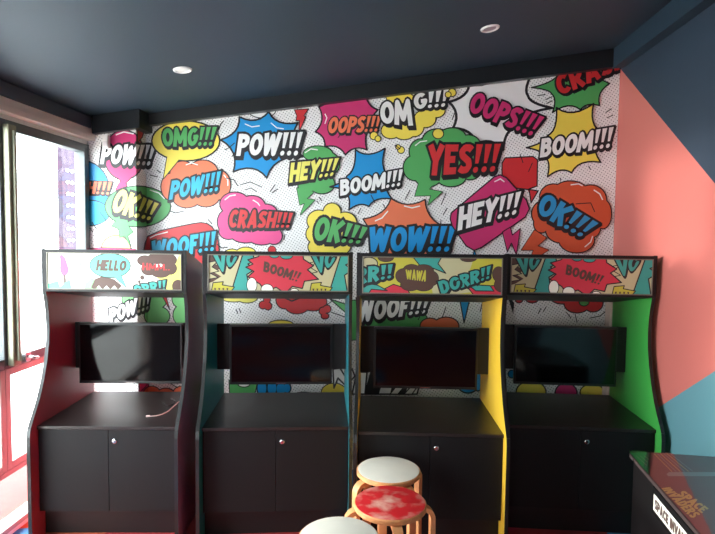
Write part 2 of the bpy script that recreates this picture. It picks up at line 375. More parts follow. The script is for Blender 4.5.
# windows
gl = thin_glass('window_glass', (.96, .98, .98, 1), .04, .7)
def window(n, y0, y1, z0, z1, fw, fm, deep=.06):
    e = empty('window_%d' % n, (XL, y0, z0)); struct(e)
    m = MB(); L_, H_ = y1-y0, z1-z0
    m.box(-deep, .012, 0, fw, 0, H_, fm, .003); m.box(-deep, .012, L_-fw, L_, 0, H_, fm, .003)
    m.box(-deep, .012, fw, L_-fw, 0, fw, fm, .003); m.box(-deep, .012, fw, L_-fw, H_-fw, H_, fm, .003)
    m.build('window_frame', e)
    m = MB(); m.box(-.034, -.028, fw-.004, L_-fw+.004, fw-.004, H_-fw+.004, gl); m.build('pane', e)
window(1, ymul+.001, yfr-.001, zsill, zh-.001, .055, M_frame)
window(2, YN+.001, ymul-.001, zsill, zh-.001, .055, M_frame)
window(3, lz(4, 400).y+.001, yfr-.001, zlow+.001, zsill-.002, .04, mat('frame_taupe', (168, 150, 140), .5))
window(4, YN+.001, lz(4, 400).y-.001, zlow+.001, zsill-.002, .04, mat('frame_taupe', (168, 150, 140), .5))
window(5, YN+.001, yfr-.001, .031, zlow-.001, .03, mat('frame_taupe', (168, 150, 140), .5))
# olive opening mullion with a catch
m = MB(); m.box(XL+.013, XL+.05, ymul-.035, ymul+.03, zsill+.012, zh-.03, M_mullion, .006)
m.box(XL+.05, XL+.065, ymul-.012, ymul+.008, zsill+.04, zh-.06, M_mullion, .004); struct(m.build('trim_6'))
e = empty('window_catch', (XL+.066, ymul+.02, zsill+.03)); tag(e, 'small metal catch at the foot of the window mullion', 'catch')
m = MB(); m.box(0, .03, -.02, .02, 0, .055, M_chrome, .004); m.build('catch_body', e)
m = MB(); m.tube([(.03, 0, .03), (.05, 0, .03), (.055, .02, .02), (.055, .05, .015)], .006, M_chrome); m.build('lever', e)
# rear wall with daylight opening high on the left part
m = MB(); RY = YR
RX0, RX1, RZ0, RZ1 = XL+.3, -.95, .9, 2.1
m.box(XL-.12, XR+.12, RY-.12, RY-.001, 0, RZ0, M_white); m.box(RX1, XR+.12, RY-.12, RY-.001, RZ0, RZ1, M_white); m.box(XL-.12, RX0, RY-.12, RY-.001, RZ0, RZ1, M_white)
m.box(XL-.12, XR+.12, RY-.12, RY-.001, RZ1, zc(XL)-.1, M_white)
vs = [(XL-.12, zc(XL)-.1), (XR+.12, zc(XL)-.1), (XR+.12, zc(XR)), (XL-.12, zc(XL)-.02)]
m.addm([(x, RY-.12, z) for x, z in vs]+[(x, RY-.001, z) for x, z in vs], [(0, 1, 2, 3), (7, 6, 5, 4), (0, 4, 5, 1), (1, 5, 6, 2), (2, 6, 7, 3), (3, 7, 4, 0)], M_white)
struct(m.build('wall_rear'))
portal((XL-.13, (YN+yfr)/2, zh/2), (0, -math.pi/2, 0), zh, yfr-YN)
portal(((RX0+RX1)/2, RY-.13, (RZ0+RZ1)/2), (math.pi/2, 0, math.pi), RX1-RX0, RZ1-RZ0)
# outside: pavement and an added mauve board standing in for fairy lights reflected in the pane
m = MB(); m.box(-14, XL-.13, -6, 14, -.15, -.05, mat('pavement', (205, 203, 198), .8, noise=.05, nscale=6)); struct(m.build('ground'))
m = MB(); m.box(XL-.62, XL-.135, -2, 6, -.0499, -.02, mat('red_path', (112, 52, 46), .9, noise=.1)); struct(m.build('path'))
XO = XL-.45; ya, yb2 = onX(60, 190, XO).y, onX(88, 190, XO).y; zt = onX(76, 146, XO).z
e = empty('reflection_screen', (XO, ya, -.05)); tag(e, 'added mauve screen outside the window, standing in for fairy lights reflected in the pane', 'screen')
m = MB(); m.box(-.02, .02, 0, yb2-ya, 0, zt+.05, mat('mauve_board', (46, 28, 50), .8)); m.build('board', e)
em = mat('reflection_white', (255, 250, 245), .3); em.node_tree.nodes['Principled BSDF'].inputs['Emission Color'].default_value = (1, .95, .9, 1); em.node_tree.nodes['Principled BSDF'].inputs['Emission Strength'].default_value = 3  # glowing dots made for the lights mirrored in the window glass
for r in range(7):
    for c in range(4):
        zz = onX(76, 173+r*11.2, XO).z+.05
        m = MB(); m.lathe([(.001, -.013), (.009, -.009), (.013, 0), (.009, .009), (.001, .013)], em, (.033, .05+c*.06, zz), 12); m.build('reflected_bulb', e)
# ================================================================== MURAL
dd = YW-YP
def mmap(px, py):
    p = onY(px, py, YP)
    if p.x <= XC: return (p.x, p.z)
    q = onY(px, py, YW)
    if q.x >= XC: return (q.x+dd, q.z)
    s_ = onX(px, py, XC); return (XC+(s_.y-YP), s_.z)
def mplace(u, v, l, mid):
    l += .001
    if mid <= XC: return (u+(l if u > XC-1e-5 else 0), YP-l, v)
    if mid <= XC+dd: return (XC+l, YP+(u-XC)-(l if u < XC+1e-5 else 0), v)
    return (u-dd, YW-l, v)
lim = XR+dd-.001
A = Art(mmap, mplace, clips=[((1, 0), lim), ((-1, 0), -(XL+.001)), ((-ms, 1), zm(0)-ms*dd+.02)], cuts=[XC, XC+dd], eps=.0003)
# halftone paper
md = bpy.data.materials.new('halftone_paper'); md.use_nodes = True; nt = md.node_tree; b = nt.nodes['Principled BSDF']; b.inputs['Roughness'].default_value = .5
N = nt.nodes.new; Lk = nt.links.new
uvn = N('ShaderNodeUVMap'); uvn.uv_map = 'UVMap'; mp_ = N('ShaderNodeMapping'); mp_.inputs['Rotation'].default_value = (0, 0, math.radians(32)); mp_.inputs['Scale'].default_value = (1/.0185,)*3
fr_ = N('ShaderNodeVectorMath'); fr_.operation = 'FRACTION'; sb = N('ShaderNodeVectorMath'); sb.operation = 'SUBTRACT'; sb.inputs[1].default_value = (.5, .5, 0)
mulz = N('ShaderNodeVectorMath'); mulz.operation = 'MULTIPLY'; mulz.inputs[1].default_value = (1, 1, 0)
ln = N('ShaderNodeVectorMath'); ln.operation = 'LENGTH'; lt = N('ShaderNodeMath'); lt.operation = 'LESS_THAN'; lt.inputs[1].default_value = .17
mxc = N('ShaderNodeMix'); mxc.data_type = 'RGBA'; mxc.inputs['A'].default_value = srgb((246, 243, 240)); mxc.inputs['B'].default_value = srgb((105, 96, 98))
Lk(uvn.outputs[0], mp_.inputs[0]); Lk(mp_.outputs[0], fr_.inputs[0]); Lk(fr_.outputs[0], sb.inputs[0]); Lk(sb.outputs[0], mulz.inputs[0]); Lk(mulz.outputs[0], ln.inputs[0]); Lk(ln.outputs['Value'], lt.inputs[0]); Lk(lt.outputs[0], mxc.inputs['Factor']); Lk(mxc.outputs['Result'], b.inputs['Base Color'])
mat_base = md
# --- drawing (positions traced from the wallpaper)
T = A.text
# big white blobs without dots and loose ink lines first
def ink(*pts, wd=.9): A.line(list(pts), wd)
A.burst([(469, 84), (449, 102), (453, 128), (476, 144), (503, 150), (512, 130), (552, 108), (528, 96), (534, 70), (500, 70)], 'w', 2.6, .2)
A.cloud([(360, 128, 8, 8)], 'w', 0)
# far left
A.cloud([(84, 192, 26, 31)], 'blue', 1.2); A.cloud([(88, 213, 22, 13)], 'cyan', 1)
T('AH!!!', ((78, 181), (113, 182), (110, 195), (76, 193)), 'or')
A.cloud([(124, 155, 20, 25)], 'mag', 1.4, extra=[(117, 176), (121, 181), (116, 190), (127, 186), (126, 183), (131, 178)])
A.line([(116, 135), (124, 132), (134, 134)], 1.2, 'w')
A.poly([(137, 127), (145, 126), (142, 137), (137, 143)], 'red', 1)
T('POW!!!', ((103, 144), (157, 145), (151, 166), (100, 164)), 'w', o=.13)
A.cloud([(116, 250, 15, 15)], 'lor', 1)
A.poly([(88, 249), (100, 247.5), (136, 249), (136, 258), (88, 258)], 'mag', .8)
for k in range(5): A.poly([(98+k*6, 249.6), (101+k*6, 249.6), (101+k*6, 253), (98+k*6, 253)], 'w', .4)
A.cloud([(138, 206.5, 33, 20.5)], 'gr', 1.2, extra=[(117, 220), (112, 226), (119, 229), (120, 237), (125, 236), (131, 246), (127.5, 236), (133, 232), (128, 225)])
A.line([(150, 190), (159, 193), (165, 199)], 1.1, 'w')
T('OK!!!', ((119, 187), (160, 204), (151, 221), (110, 212)), 'lyel', o=.12)
A.cloud([(172, 187, 11, 14), (183, 174, 13, 13), (203, 172, 15, 12), (219, 185, 12, 15), (206, 196, 14, 11), (187, 196, 15, 12), (195, 184, 20, 14)], 'or', 1.1)
A.cloud([(186, 141, 34, 20)], 'yel', 1.6, extra=[(168, 154), (164, 178), (182, 156)])
A.line([(150, 175), (158, 177)], .9)
T('OMG!!!', ((162, 128), (218, 127), (213, 146), (163, 147)), 'gr', o=.11)
A.line([(186, 165), (192, 163), (198, 165)], 1, 'w'); A.line([(224, 175), (228, 180), (228, 186)], 1, 'w')
T('POW!!!', ((172, 181), (222, 171), (219, 191), (169, 200)), 'cyan', o=.12, sh=(.05, -.07))
A.poly([(143, 270), (143, 246), (150, 233), (190, 224), (205, 222), (214, 228), (219, 240), (220, 270)], 'red', 1.2, smooth=1)
A.line([(150, 238), (156, 235), (168, 232)], 1, 'w')
T('WOOF!!!', ((152, 241), (217, 231), (215, 251), (151, 259)), 'cyan', o=.1)
# pow burst
A.cloud([(262, 110, 14, 8)], 'w', 1)
A.burst([(239.5, 117), (269, 112), (298, 123), (303, 157), (267, 178), (233.5, 172), (221, 140)], 'blue', 1.8, .2)
A.line([(245, 124), (252, 127), (260, 126)], 1.1, 'w'); A.line([(271, 123), (277, 128), (284, 129)], 1.1, 'w')
T('POW!!!', ((239, 134), (304, 132), (299, 156), (236, 156)), 'w', o=.12, sh=(.1, -.1))
A.poly([(294.5, 110), (309, 109), (304, 116), (306, 117), (299, 133), (299.5, 121), (296, 121), (297, 116)], 'red', .9)
A.cloud([(318, 154, 15, 8), (328, 164, 12, 12), (312, 172, 14, 12), (322, 184, 13, 10), (307, 186, 9, 7)], 'gr', 1.1, extra=[(297, 188), (300, 205), (305, 203), (300.5, 215), (315, 200), (307, 199), (314, 192)])
A.line([(305, 153), (311, 149), (318, 150)], 1.2, 'w')
T('HEY!!!', ((291, 163), (340, 158), (334, 176), (289, 183)), 'lyel', o=.12)
A.cloud([(235, 204, 15, 12), (252, 207, 14, 11.5), (266, 214, 12, 10), (228, 222, 10.5, 13), (229, 231, 10, 8.5), (246, 234, 16, 9), (262, 237, 14, 8), (274, 236, 8.5, 8.5), (250, 222, 26, 15)], 'pink', 1.2)
A.line([(225, 200), (230, 196), (236, 195)], 1.1, 'w'); A.line([(253, 200), (258, 203), (260, 206)], 1, 'w')
T('CRASH!!!', ((231, 209), (294, 213), (290, 228), (228, 228)), 'red', o=.13)
A.burst([(319, 107), (330, 92), (366, 92), (378, 110), (372, 128), (367, 150), (345.5, 155), (325, 147), (315.5, 132)], 'mag', 1.6, .19)
A.line([(325, 114), (327, 118), (325, 124)], 1, 'w')
T('OOPS!!!', ((330, 117), (382, 116), (378, 132), (327, 134)), 'or', o=.1)
A.cloud([(400, 98, 14, 6), (391, 131, 10, 8), (404, 132, 11, 8), (414, 127, 10, 10), (425, 119, 11, 9), (436, 111, 9, 7)], 'yel', 1.1)
T('OM', ((380, 102), (411, 99), (413, 126), (380, 124)), 'w', o=.1)
T('G!!!', ((413, 94), (450, 89), (446, 107), (414, 110)), 'w', o=.13)
for (x, y, r) in ((374, 136, 4), (378, 139, 3), (401, 150, 3.5), (398, 147, 2.4), (452, 93, 4), (448, 95, 3)): A.cloud([(x, y, r, r)], 'yel', 1)
A.burst([(355.5, 150), (385, 148.5), (388, 175), (392, 199), (369, 206.5), (349, 210), (345, 192), (330, 187), (347, 176)], 'blue', 1.6, .18)
T('BOOM!!!', ((340, 180), (404, 169), (401, 186), (340, 196)), 'w', o=.12)
A.cloud([(332, 212, 9, 9), (319, 221, 12, 11), (316, 234, 10, 10), (319, 247, 11, 9), (337, 246, 14, 10), (345, 223, 12, 11), (348, 236, 9, 10), (332, 232, 18, 15)], 'yel', 1.1)
T('OK!!!', ((318, 215), (369, 228), (361, 244), (312, 241)), 'gr', o=.13)
A.burst([(363, 219), (391, 198.5), (425, 199.5), (443, 226), (446, 262), (405, 274), (366, 262)], 'or', 1.4, .16)
A.line([(375, 221), (382, 218), (388, 211)], 1.2, 'w'); A.line([(404, 206), (412, 208), (420, 206)], 1.2, 'w')
T('WOW!!!', ((370, 227), (457, 226), (450, 252), (368, 252)), 'blue', o=.11)
# yes cloud
A.cloud([(421, 152, 12, 13), (415, 168, 12, 13), (437, 141, 15, 12), (452, 138, 14, 10), (468, 147, 13, 12), (428, 176, 14, 11), (451, 177, 15, 10), (470, 168, 12, 12), (445, 160, 25, 18)], 'gr', 1.3,
        extra=[(419, 182), (415, 196), (431, 195.5), (428, 205), (442, 192), (429, 189.5), (434, 183)])
A.line([(415, 146), (420, 142), (427, 141)], 1.1, 'w')
A.cloud([(438, 134, 5.5, 5)], 'yel', 1)
T('YES!!!', ((428, 145), (502, 144), (496, 172), (427, 176)), 'red', o=.1)
T('OOPS!!!', ((475, 91), (545, 118), (532, 137), (467, 112)), 'mag', o=.1)
A.poly([(505, 158), (533, 156.5), (537.5, 160), (537, 186), (529, 189), (531, 203), (538, 191), (533, 190), (505, 187), (502, 180), (502, 163)], 'red', 1.3)
A.poly([(451, 213), (494, 177), (500, 175), (506, 178), (526, 200), (529, 209), (525, 217), (482, 247), (474, 250.5), (466, 246), (452, 226), (450, 219)], 'mag', 1.3)
A.poly([(502, 232), (507, 252), (511, 243), (516, 255), (520, 228.5), (512, 235), (510, 227)], 'mag', 1)
A.line([(494, 182), (500, 179), (504, 182)], 1.2, 'w')
T('HEY!!!', ((459, 207), (522, 191), (517, 214), (457, 231)), 'w', o=.12)
A.burst([(531, 88), (560, 70), (575, 55), (590, 55), (609, 84), (599, 106), (580, 110), (552, 113), (551, 94)], 'gr', 1.4, .19)
T('CRASH', ((553, 77), (622, 48), (628, 66), (559, 97)), 'red', o=.1)
A.burst([(556, 108), (593, 104), (600, 132), (600, 162.5), (571, 173), (547, 177), (545, 158), (526, 148), (547, 136)], 'yel', 1.6, .19)
T('BOOM!!!', ((541, 139), (614, 127), (610, 148), (539, 158)), 'w', o=.11)
A.cloud([(553, 197, 14, 13), (570, 190, 16, 9), (590, 200, 16, 15), (602, 214, 9, 15), (590, 228, 10, 10), (576, 240, 18, 13), (545, 214, 14, 14), (541, 224, 8, 9), (568, 215, 30, 18), (560, 230, 15, 13)], 'dor', 1.2,
        extra=[(534, 230), (521, 250), (533, 250), (529, 262), (548, 250), (537, 246), (546, 238)])
A.line([(593, 190), (599, 194), (602, 200)], 1.3, 'w'); A.line([(570, 185), (578, 184), (582, 186)], 1.2, 'w'); A.line([(584, 247), (590, 242), (592, 236)], 1.1, 'w')
T('OK!!!', ((544, 191), (599, 224), (581, 238), (535, 213)), 'lblue', o=.12)
# little lobes above the cabinets
A.cloud([(232, 254, 8, 5), (246, 253, 10, 6)], 'yel', 1); A.cloud([(272, 250, 4, 4), (274, 255, 5, 4)], 'red', .8)
A.poly([(474, 250), (479, 262), (471, 262)], 'blue', .8)
# behind the first cabinet
A.cloud([(154, 300, 13, 10), (157, 316, 13, 10), (128, 299, 6, 7)], 'lgr', 1); A.cloud([(181, 299, 9, 9), (183, 315, 10, 11)], 'lgr', 1)
A.poly([(160, 292), (170, 310), (165, 292)], 'red', .8)
T('POW!!!', ((109, 309), (151, 292), (149, 309), (110, 324)), 'w', o=.13)
A.poly([(139, 378), (150, 376), (147, 400), (139, 400)], 'mag', 1); A.cloud([(152, 394, 9, 8), (166, 394, 9, 6), (182, 393, 9, 7)], 'or', 1)
# behind the second
A.cloud([(234, 297, 14, 5), (247, 297, 11, 6)], 'lyel', 1); A.cloud([(263, 305, 4, 4), (267, 300, 3.5, 3.5), (268, 306, 4, 4)], 'red', 1)
A.cloud([(285, 300, 9, 9), (297, 306, 12, 8), (313, 302, 14, 9)], 'red', 1.1); A.line([(285, 298), (292, 301), (302, 297)], 1.6, 'k')
A.cloud([(281, 325, 13, 5)], 'yel', 1); A.cloud([(323, 311, 4, 4), (327, 309, 4, 4), (325, 316, 4, 3)], 'red', 1)
A.poly([(330, 299), (352, 306), (352, 318)], 'gr', 1.2)
A.poly([(229, 380), (258, 380), (254, 398), (230, 398)], 'gr', 1); A.cloud([(244, 384, 6, 3)], 'w', 1)
A.cloud([(262, 388, 5, 9), (272, 388, 5, 8), (281, 389, 5, 7), (287, 388, 4, 5)], 'blue', 1.3)
A.cloud([(304, 396, 11, 4)], 'or', 1); A.cloud([(334, 393, 13, 10)], 'yel', 1)
A.poly([(333, 369), (340, 368), (345, 376), (352, 369), (355, 376), (346, 386), (338, 378), (334, 388)], 'w', 1.6)
A.poly([(351.5, 300), (358, 300), (358, 340), (351.5, 340)], 'gr', 1)
# behind the third
A.poly([(358, 330), (364, 320), (400, 310), (424, 312), (434, 330)], 'gr', 1); A.cloud([(430, 326, 10, 8), (446, 326, 13, 9)], 'or', 1.1)
T('WOOF!!!', ((358, 299), (431, 297), (426, 313), (357, 323)), 'w', o=.13)
A.poly([(458, 290), (472, 290), (464, 323)], 'blue', 1.2)
for k in range(5): A.poly([(357+k*14, 372), (367+k*14, 372), (379+k*13-14, 394), (366+k*13-14, 394)], 'w' if k % 2 == 0 else 'k', 1.6)
A.poly([(398, 384), (406, 384), (398, 394), (390, 394)], 'w', 1.2); A.poly([(413, 384), (419, 384), (412, 394), (404, 394)], 'w', 1.2)
A.cloud([(468, 385, 10, 8)], 'blue', 1.6); A.cloud([(478, 379, 5, 12)], 'blue', 1.4)
# behind the fourth
A.cloud([(519, 299, 4, 4), (532, 298, 7, 5)], 'red', 1); A.cloud([(562, 297, 12, 7), (577, 304, 13, 9), (593, 303, 10, 9)], 'red', 1.2); A.cloud([(578, 298, 6, 3), (584, 302, 5, 4)], 'gr', 1)
A.poly([(508, 296), (514, 303), (513, 313), (510, 303)], 'k', .5)
A.cloud([(531, 392, 15, 11)], 'yel', 1.3); A.cloud([(566, 393, 11, 10)], 'mag', 1.4); A.cloud([(592, 392, 12, 8)], 'yel', 1.2); A.cloud([(512, 374, 4, 4)], 'blue', 1)
# ink strokes
for p in (((225, 150), (229, 148), (235, 143)), ((232, 157), (237, 150)), ((226, 178), (234, 180), (238, 186)), ((240, 185), (250, 182), (262, 187)), ((245, 190), (251, 188), (257, 192)), ((270, 192), (275, 185)), ((272, 193), (278, 189)),
          ((219, 130), (221, 124), (224, 121)), ((150, 175), (158, 177)), ((157, 170), (161, 173)), ((170, 211), (176, 213), (184, 211)), ((208, 219), (212, 224)), ((217, 244), (222, 248), (228, 247)), ((284, 240), (285, 234)), ((319, 197), (322, 201)), ((317, 201), (319, 204)),
          ((338, 138), (341, 134)), ((395, 145), (400, 149)), ((410, 190), (405, 200)), ((441, 205), (446, 193)), ((443, 215), (447, 208)), ((441, 220), (440, 226)), ((455, 112), (452, 120)), ((545, 100), (552, 97)), ((545, 95), (537, 96)), ((546, 104), (552, 101)),
          ((605, 113), (611, 109)), ((607, 118), (613, 115)), ((560, 181), (560, 178)), ((588, 166), (590, 170)), ((520, 154), (523, 163)), ((532, 163), (528, 172)), ((575, 204), (590, 203), (594, 212)), ((371, 195), (375, 203)), ((358, 214), (361, 208)), ((383, 204), (385, 208)), ((605, 75), (612, 77)), ((616, 71), (610, 76)), ((88, 225), (93, 232)), ((92, 222), (97, 229)), ((100, 212), (106, 220)),
          ((538, 314), (541, 308)), ((543, 312), (546, 307)), ((566, 312), (571, 318)), ((575, 314), (577, 322)), ((590, 318), (600, 316), (606, 311)), ((483, 300), (480, 312)), ((487, 315), (495, 308)), ((489, 319), (497, 316)), ((442, 318), (446, 307)), ((418, 320), (424, 308)), ((236, 309), (238, 314)), ((239, 308), (241, 313)), ((327, 305), (333, 300)), ((331, 312), (348, 318)), ((165, 380), (178, 388)), ((140, 392), (150, 382))):
    ink(*p)
mm = A.mb; nart = len(mm.f)
zb_ = .3
def basequad(ua, ub):
    p = [(ua, zb_), (ub, zb_), (ub, min(9, (zm(0)-ms*dd+.02)+ms*ub)), (ua, (zm(0)-ms*dd+.02)+ms*ua)]
    mid = (ua+ub)/2; mm.face([mplace(k[0], k[1], 0, mid) for k in p], mat_base); return p
base = [basequad(XL+.001, XC), basequad(XC, XC+dd), basequad(XC+dd, lim)]
mural = mm.build('wall_mural', recalc=False)
uvl = mural.data.uv_layers.new(name='UVMap')
for fi, p in zip(range(nart, nart+3), base):
    for li, k in zip(mural.data.polygons[fi].loop_indices, p): uvl.data[li].uv = k
tag(mural, 'wall-wide comic wallpaper of colourful speech bubbles and bursts on dotted white behind the cabinets', 'mural')
# pale corner strip seen behind the green cabinet
m = MB(); m.box(XR-.012, XR-.001, YW-.20, YW-.02, .3, 1.46, M_cream, .002); m.box(XR-.045, XR-.001, YW-.02, YW-.013, .3, 1.46, M_cream, .002); struct(m.build('trim_7'))
# ================================================================== CABINETS
PROF = [(0, 0), (0, .60), (.008, .64), (.03, .675), (.062, .72), (.108, .79), (.15, .88), (.185, .98), (.207, 1.08), (.213, 1.16), (.208, 1.25), (.195, 1.32), (.182, 1.37), (.18, 1.40), (.18, 1.61), (.74, 1.45), (.74, 0)]
def arc_cab(name, label, cx, h, wpx, vp, color, artf, dz=0):
    p = atdist(cx, 275, h); rz = (385-vp)/540.0
    W = wpx/F*h; hw = W/2; tk = .018
    fwd = Vector((-math.sin(rz), math.cos(rz), 0)); o = Vector((p.x, p.y, 0)) - fwd*.18
    E = empty('arcade_cabinet', o, rz); tag(E, label, 'arcade cabinet', 'row of four arcade cabinets')
    mc = mat('panel_'+name, color, .38, noise=.03, nscale=8)
    for s in (-1, 1):
        xa, xb = (-hw, -hw+tk) if s < 0 else (hw-tk, hw)
        m = MB(); m.prism_x(PROF, xa, xb, mc); sp = m.build('side_panel', E)
        m = MB(); pr = PROF[1:15]; pr = [(0, .0)]+pr
        for i in range(len(pr)-1):
            (y0, z0), (y1, z1) = pr[i], pr[i+1]; l = math.hypot(y1-y0, z1-z0); ny, nz = -(z1-z0)/l*.003, (y1-y0)/l*.003
            n0 = (y0+ny, z0+nz); n1 = (y1+ny, z1+nz)
            m.prism_x([(y0, z0), n0, n1, (y1, z1)], xa-.0005, xb+.0005, M_mold)
        m.prism_x([(.18, 1.61), (.178, 1.614), (.74, 1.454), (.74, 1.45)], xa-.0005, xb+.0005, M_mold)
        m.build('edge_trim', sp)
    iw = hw-tk
    # header
    m = MB(); m.prism_x([(.185, 1.372), (.185, 1.606), (.73, 1.449), (.73, 1.28)], -iw+.001, iw-.001, M_black); hd = m.build('header', E)
    m = MB(); y_ = .176
    m.box(-hw+.001, hw-.001, y_-.004, .1795, 1.373, 1.612, M_black, .001); fc = m.build('header_front', hd)
    ax0, ax1, az0, az1 = -hw+.038, hw-.030, 1.392, 1.588
    yf = y_-.0045
    m = MB(); g = .006
    m.box(ax0-g, ax0, yf-.006, yf, az0-g, az1+g, M_alu, .001); m.box(ax1, ax1+g, yf-.006, yf, az0-g, az1+g, M_alu, .001)
    m.box(ax0, ax1, yf-.006, yf, az0-g, az0, M_alu, .001); m.box(ax0, ax1, yf-.006, yf, az1, az1+g, M_alu, .001); m.build('marquee_frame', hd)
    # marquee artwork in a 137 x 33 frame
    amap = lambda x, y: (ax0+(x/137)*(ax1-ax0), az1-(y/33)*(az1-az0))
    ap = Art(amap, lambda u, v, l, mid: (u, yf-.0006-l, v), clips=[((1, 0), ax1), ((-1, 0), -ax0), ((0, 1), az1), ((0, -1), -az0)], eps=.00012)
    artf(ap); ob = ap.mb.build('marquee_panel', hd, recalc=False); ob['label'] = 'printed comic artwork strip'
    # monitor on its cross board
    m = MB(); m.box(-iw+.001, iw-.001, .50, .518, .858, 1.147, M_black, .001); m.build('monitor_board', E)
    m = MB(); mw, z0, z1 = .318, .772, 1.150; ox = MOFF.get(name, 0)
    m.box(ox-mw, ox+mw, .455, .485, z0, z1, M_plas, .004); m.box(ox-.16, ox+.16, .485, .499, z0+.1, z1-.08, M_plas, .003)
    mo = m.build('monitor', E)
    m = MB(); m.box(ox-mw+.012, ox+mw-.012, .4525, .4548, z0+.018, z1-.012, M_screen, .0005); m.build('screen', mo)
    m = MB(); m.box(ox-.03, ox+.03, .4535, .4549, z0+.006, z0+.010, M_chrome); m.build('badge', mo)
    # desk and base cupboard
    m = MB(); m.box(-iw+.001, iw-.001, .062, .735, .622, .640, M_desk, .0015); m.build('desk_top', E)
    m = MB(); m.box(-iw+.001, iw-.001, .09, .73, .155, .6215, M_black); m.build('carcass', E)
    m = MB(); m.box(-iw+.001, iw-.001, 0.13, .145, .0, .1545, M_black); m.build('kick_board', E)
    for s in (-1, 1):
        m = MB(); m.box(min(s*.0015, s*(iw-.004)), max(s*.0015, s*(iw-.004)), .071, .089, .157, .618, M_blackd, .001); dr = m.build('door', E)
        if s > 0:
            m = MB(); vs = [(0.0135, -.0), (.0135, .004), (.0115, .006), (.008, .0065), (.001, .0065)]
            M_ = Matrix.Translation((.035, .0705, .555)) @ Matrix.Rotation(math.pi/2, 4, 'X')
            m.lathe(vs, M_chrome, n=24); m.v = [tuple(M_ @ Vector(v)) for v in m.v]; lk = m.build('lock', dr); lk['label'] = 'round chrome lock'
    return E
MOFF = {'red': -.025, 'teal': -.002, 'yellow': .004, 'green': .02}
def art_boom(a):
    c = a
    c.poly([(-2, -2), (140, -2), (140, 36), (-2, 36)], 'cream', 0)
    for dx in (0, 97):
        c.poly([(-2+dx, -2), (10+dx, -2), (6+dx, 8), (12+dx, 12), (5+dx, 16), (12+dx, 20), (4+dx, 25), (-2+dx, 27)], 'brown', 0) if dx == 0 else None
        c.poly([(-2+dx, 7), (9+dx, 5), (3+dx, 11), (10+dx, 15), (1+dx, 17), (9+dx, 21), (-2+dx, 23)], 'cream', .8)
        c.text('VO', ((3+dx, -3), (30+dx, -5), (25+dx, 9), (10+dx, 17)), 'teal', o=.09)
        c.poly([(33+dx, -1), (43+dx, -1), (45+dx, 5), (38+dx, 8), (45+dx, 13), (37+dx, 18), (40+dx, 34), (22+dx, 34)], 'teal', 1.2)
        c.poly([(4+dx, 26), (14+dx, 25), (13+dx, 28), (25+dx, 30), (20+dx, 36), (2+dx, 36)], 'ygr', .9)
        for k in range(4): c.poly([(5+k*4+dx, 31), (7+k*4+dx, 31), (6+k*4+dx, 35)], 'brown', 0)
    sp = [(38, 4), (48, 1), (54, -4), (62, -1), (72, -5), (82, -1), (92, -3), (93, 3), (103, 9), (97, 13), (108, 22), (94, 24), (92, 31), (82, 29), (75, 36), (66, 30), (55, 34), (50, 27), (38, 20), (44, 15), (36, 11), (43, 8)]
    c.poly(sp, 'mred', 1.2)
    c.cloud([(42, 28, 5, 7), (57, 32, 6, 5), (84, 35, 5, 4)], 'mwhite', .8)
    c.text('BOOM!!', ((54, 5), (92, 16), (87, 25), (53, 15)), 'brown', o=0, hw=.12)
    c.cloud([(64, -1, 5, 3), (76, 0, 6, 3)], 'teal', .8)
def art_wawa(a):
    c = a
    c.poly([(-2, -2), (140, -2), (140, 36), (-2, 36)], 'ygr', 0)
    c.cloud([(5, 6, 9, 6)], 'cream', 1); c.cloud([(22, 0, 8, 4)], 'brown', .5)
    c.poly([(60, -2), (110, -2), (105, 12), (118, 30), (70, 36), (66, 16)], 'cream', 0)
    c.poly([(8, 26), (20, 30), (30, 25), (44, 29), (48, 36), (-2, 36)], 'mred', 1)
    c.poly([(0, 24), (14, 26), (24, 31), (8, 30), (4, 36), (-2, 36)], 'teal', 1)
    c.text('RR!!', ((-8, 10), (30, 6), (29, 19), (-8, 26)), 'teal', o=.13)
    c.poly([(48, -2), (78, -2), (74, 5), (82, 14), (68, 9), (56, 7)], 'teal', 1)
    c.cloud([(40, 17, 8, 7), (48, 12, 9, 6), (60, 12, 10, 6), (68, 19, 7, 7), (60, 25, 10, 6), (47, 25, 10, 6), (56, 18, 16, 9)], 'brown', .5)
    c.text('WAWA', ((42, 11), (64, 12), (62, 22), (43, 20)), 'ygr', o=0, hw=.12)
    c.poly([(104, 27), (140, 24), (140, 36), (112, 36)], 'mred', 1); c.poly([(104, 24), (126, 25), (130, 30), (112, 30)], 'teal', 1)
    c.text('DORR!!', ((74, 22), (127, 6), (126, 18), (78, 34)), 'teal', o=.13)
    c.cloud([(134, 14, 6, 7), (138, 24, 8, 7)], 'brown', .5); c.cloud([(104, 0, 8, 3)], 'brown', .5)
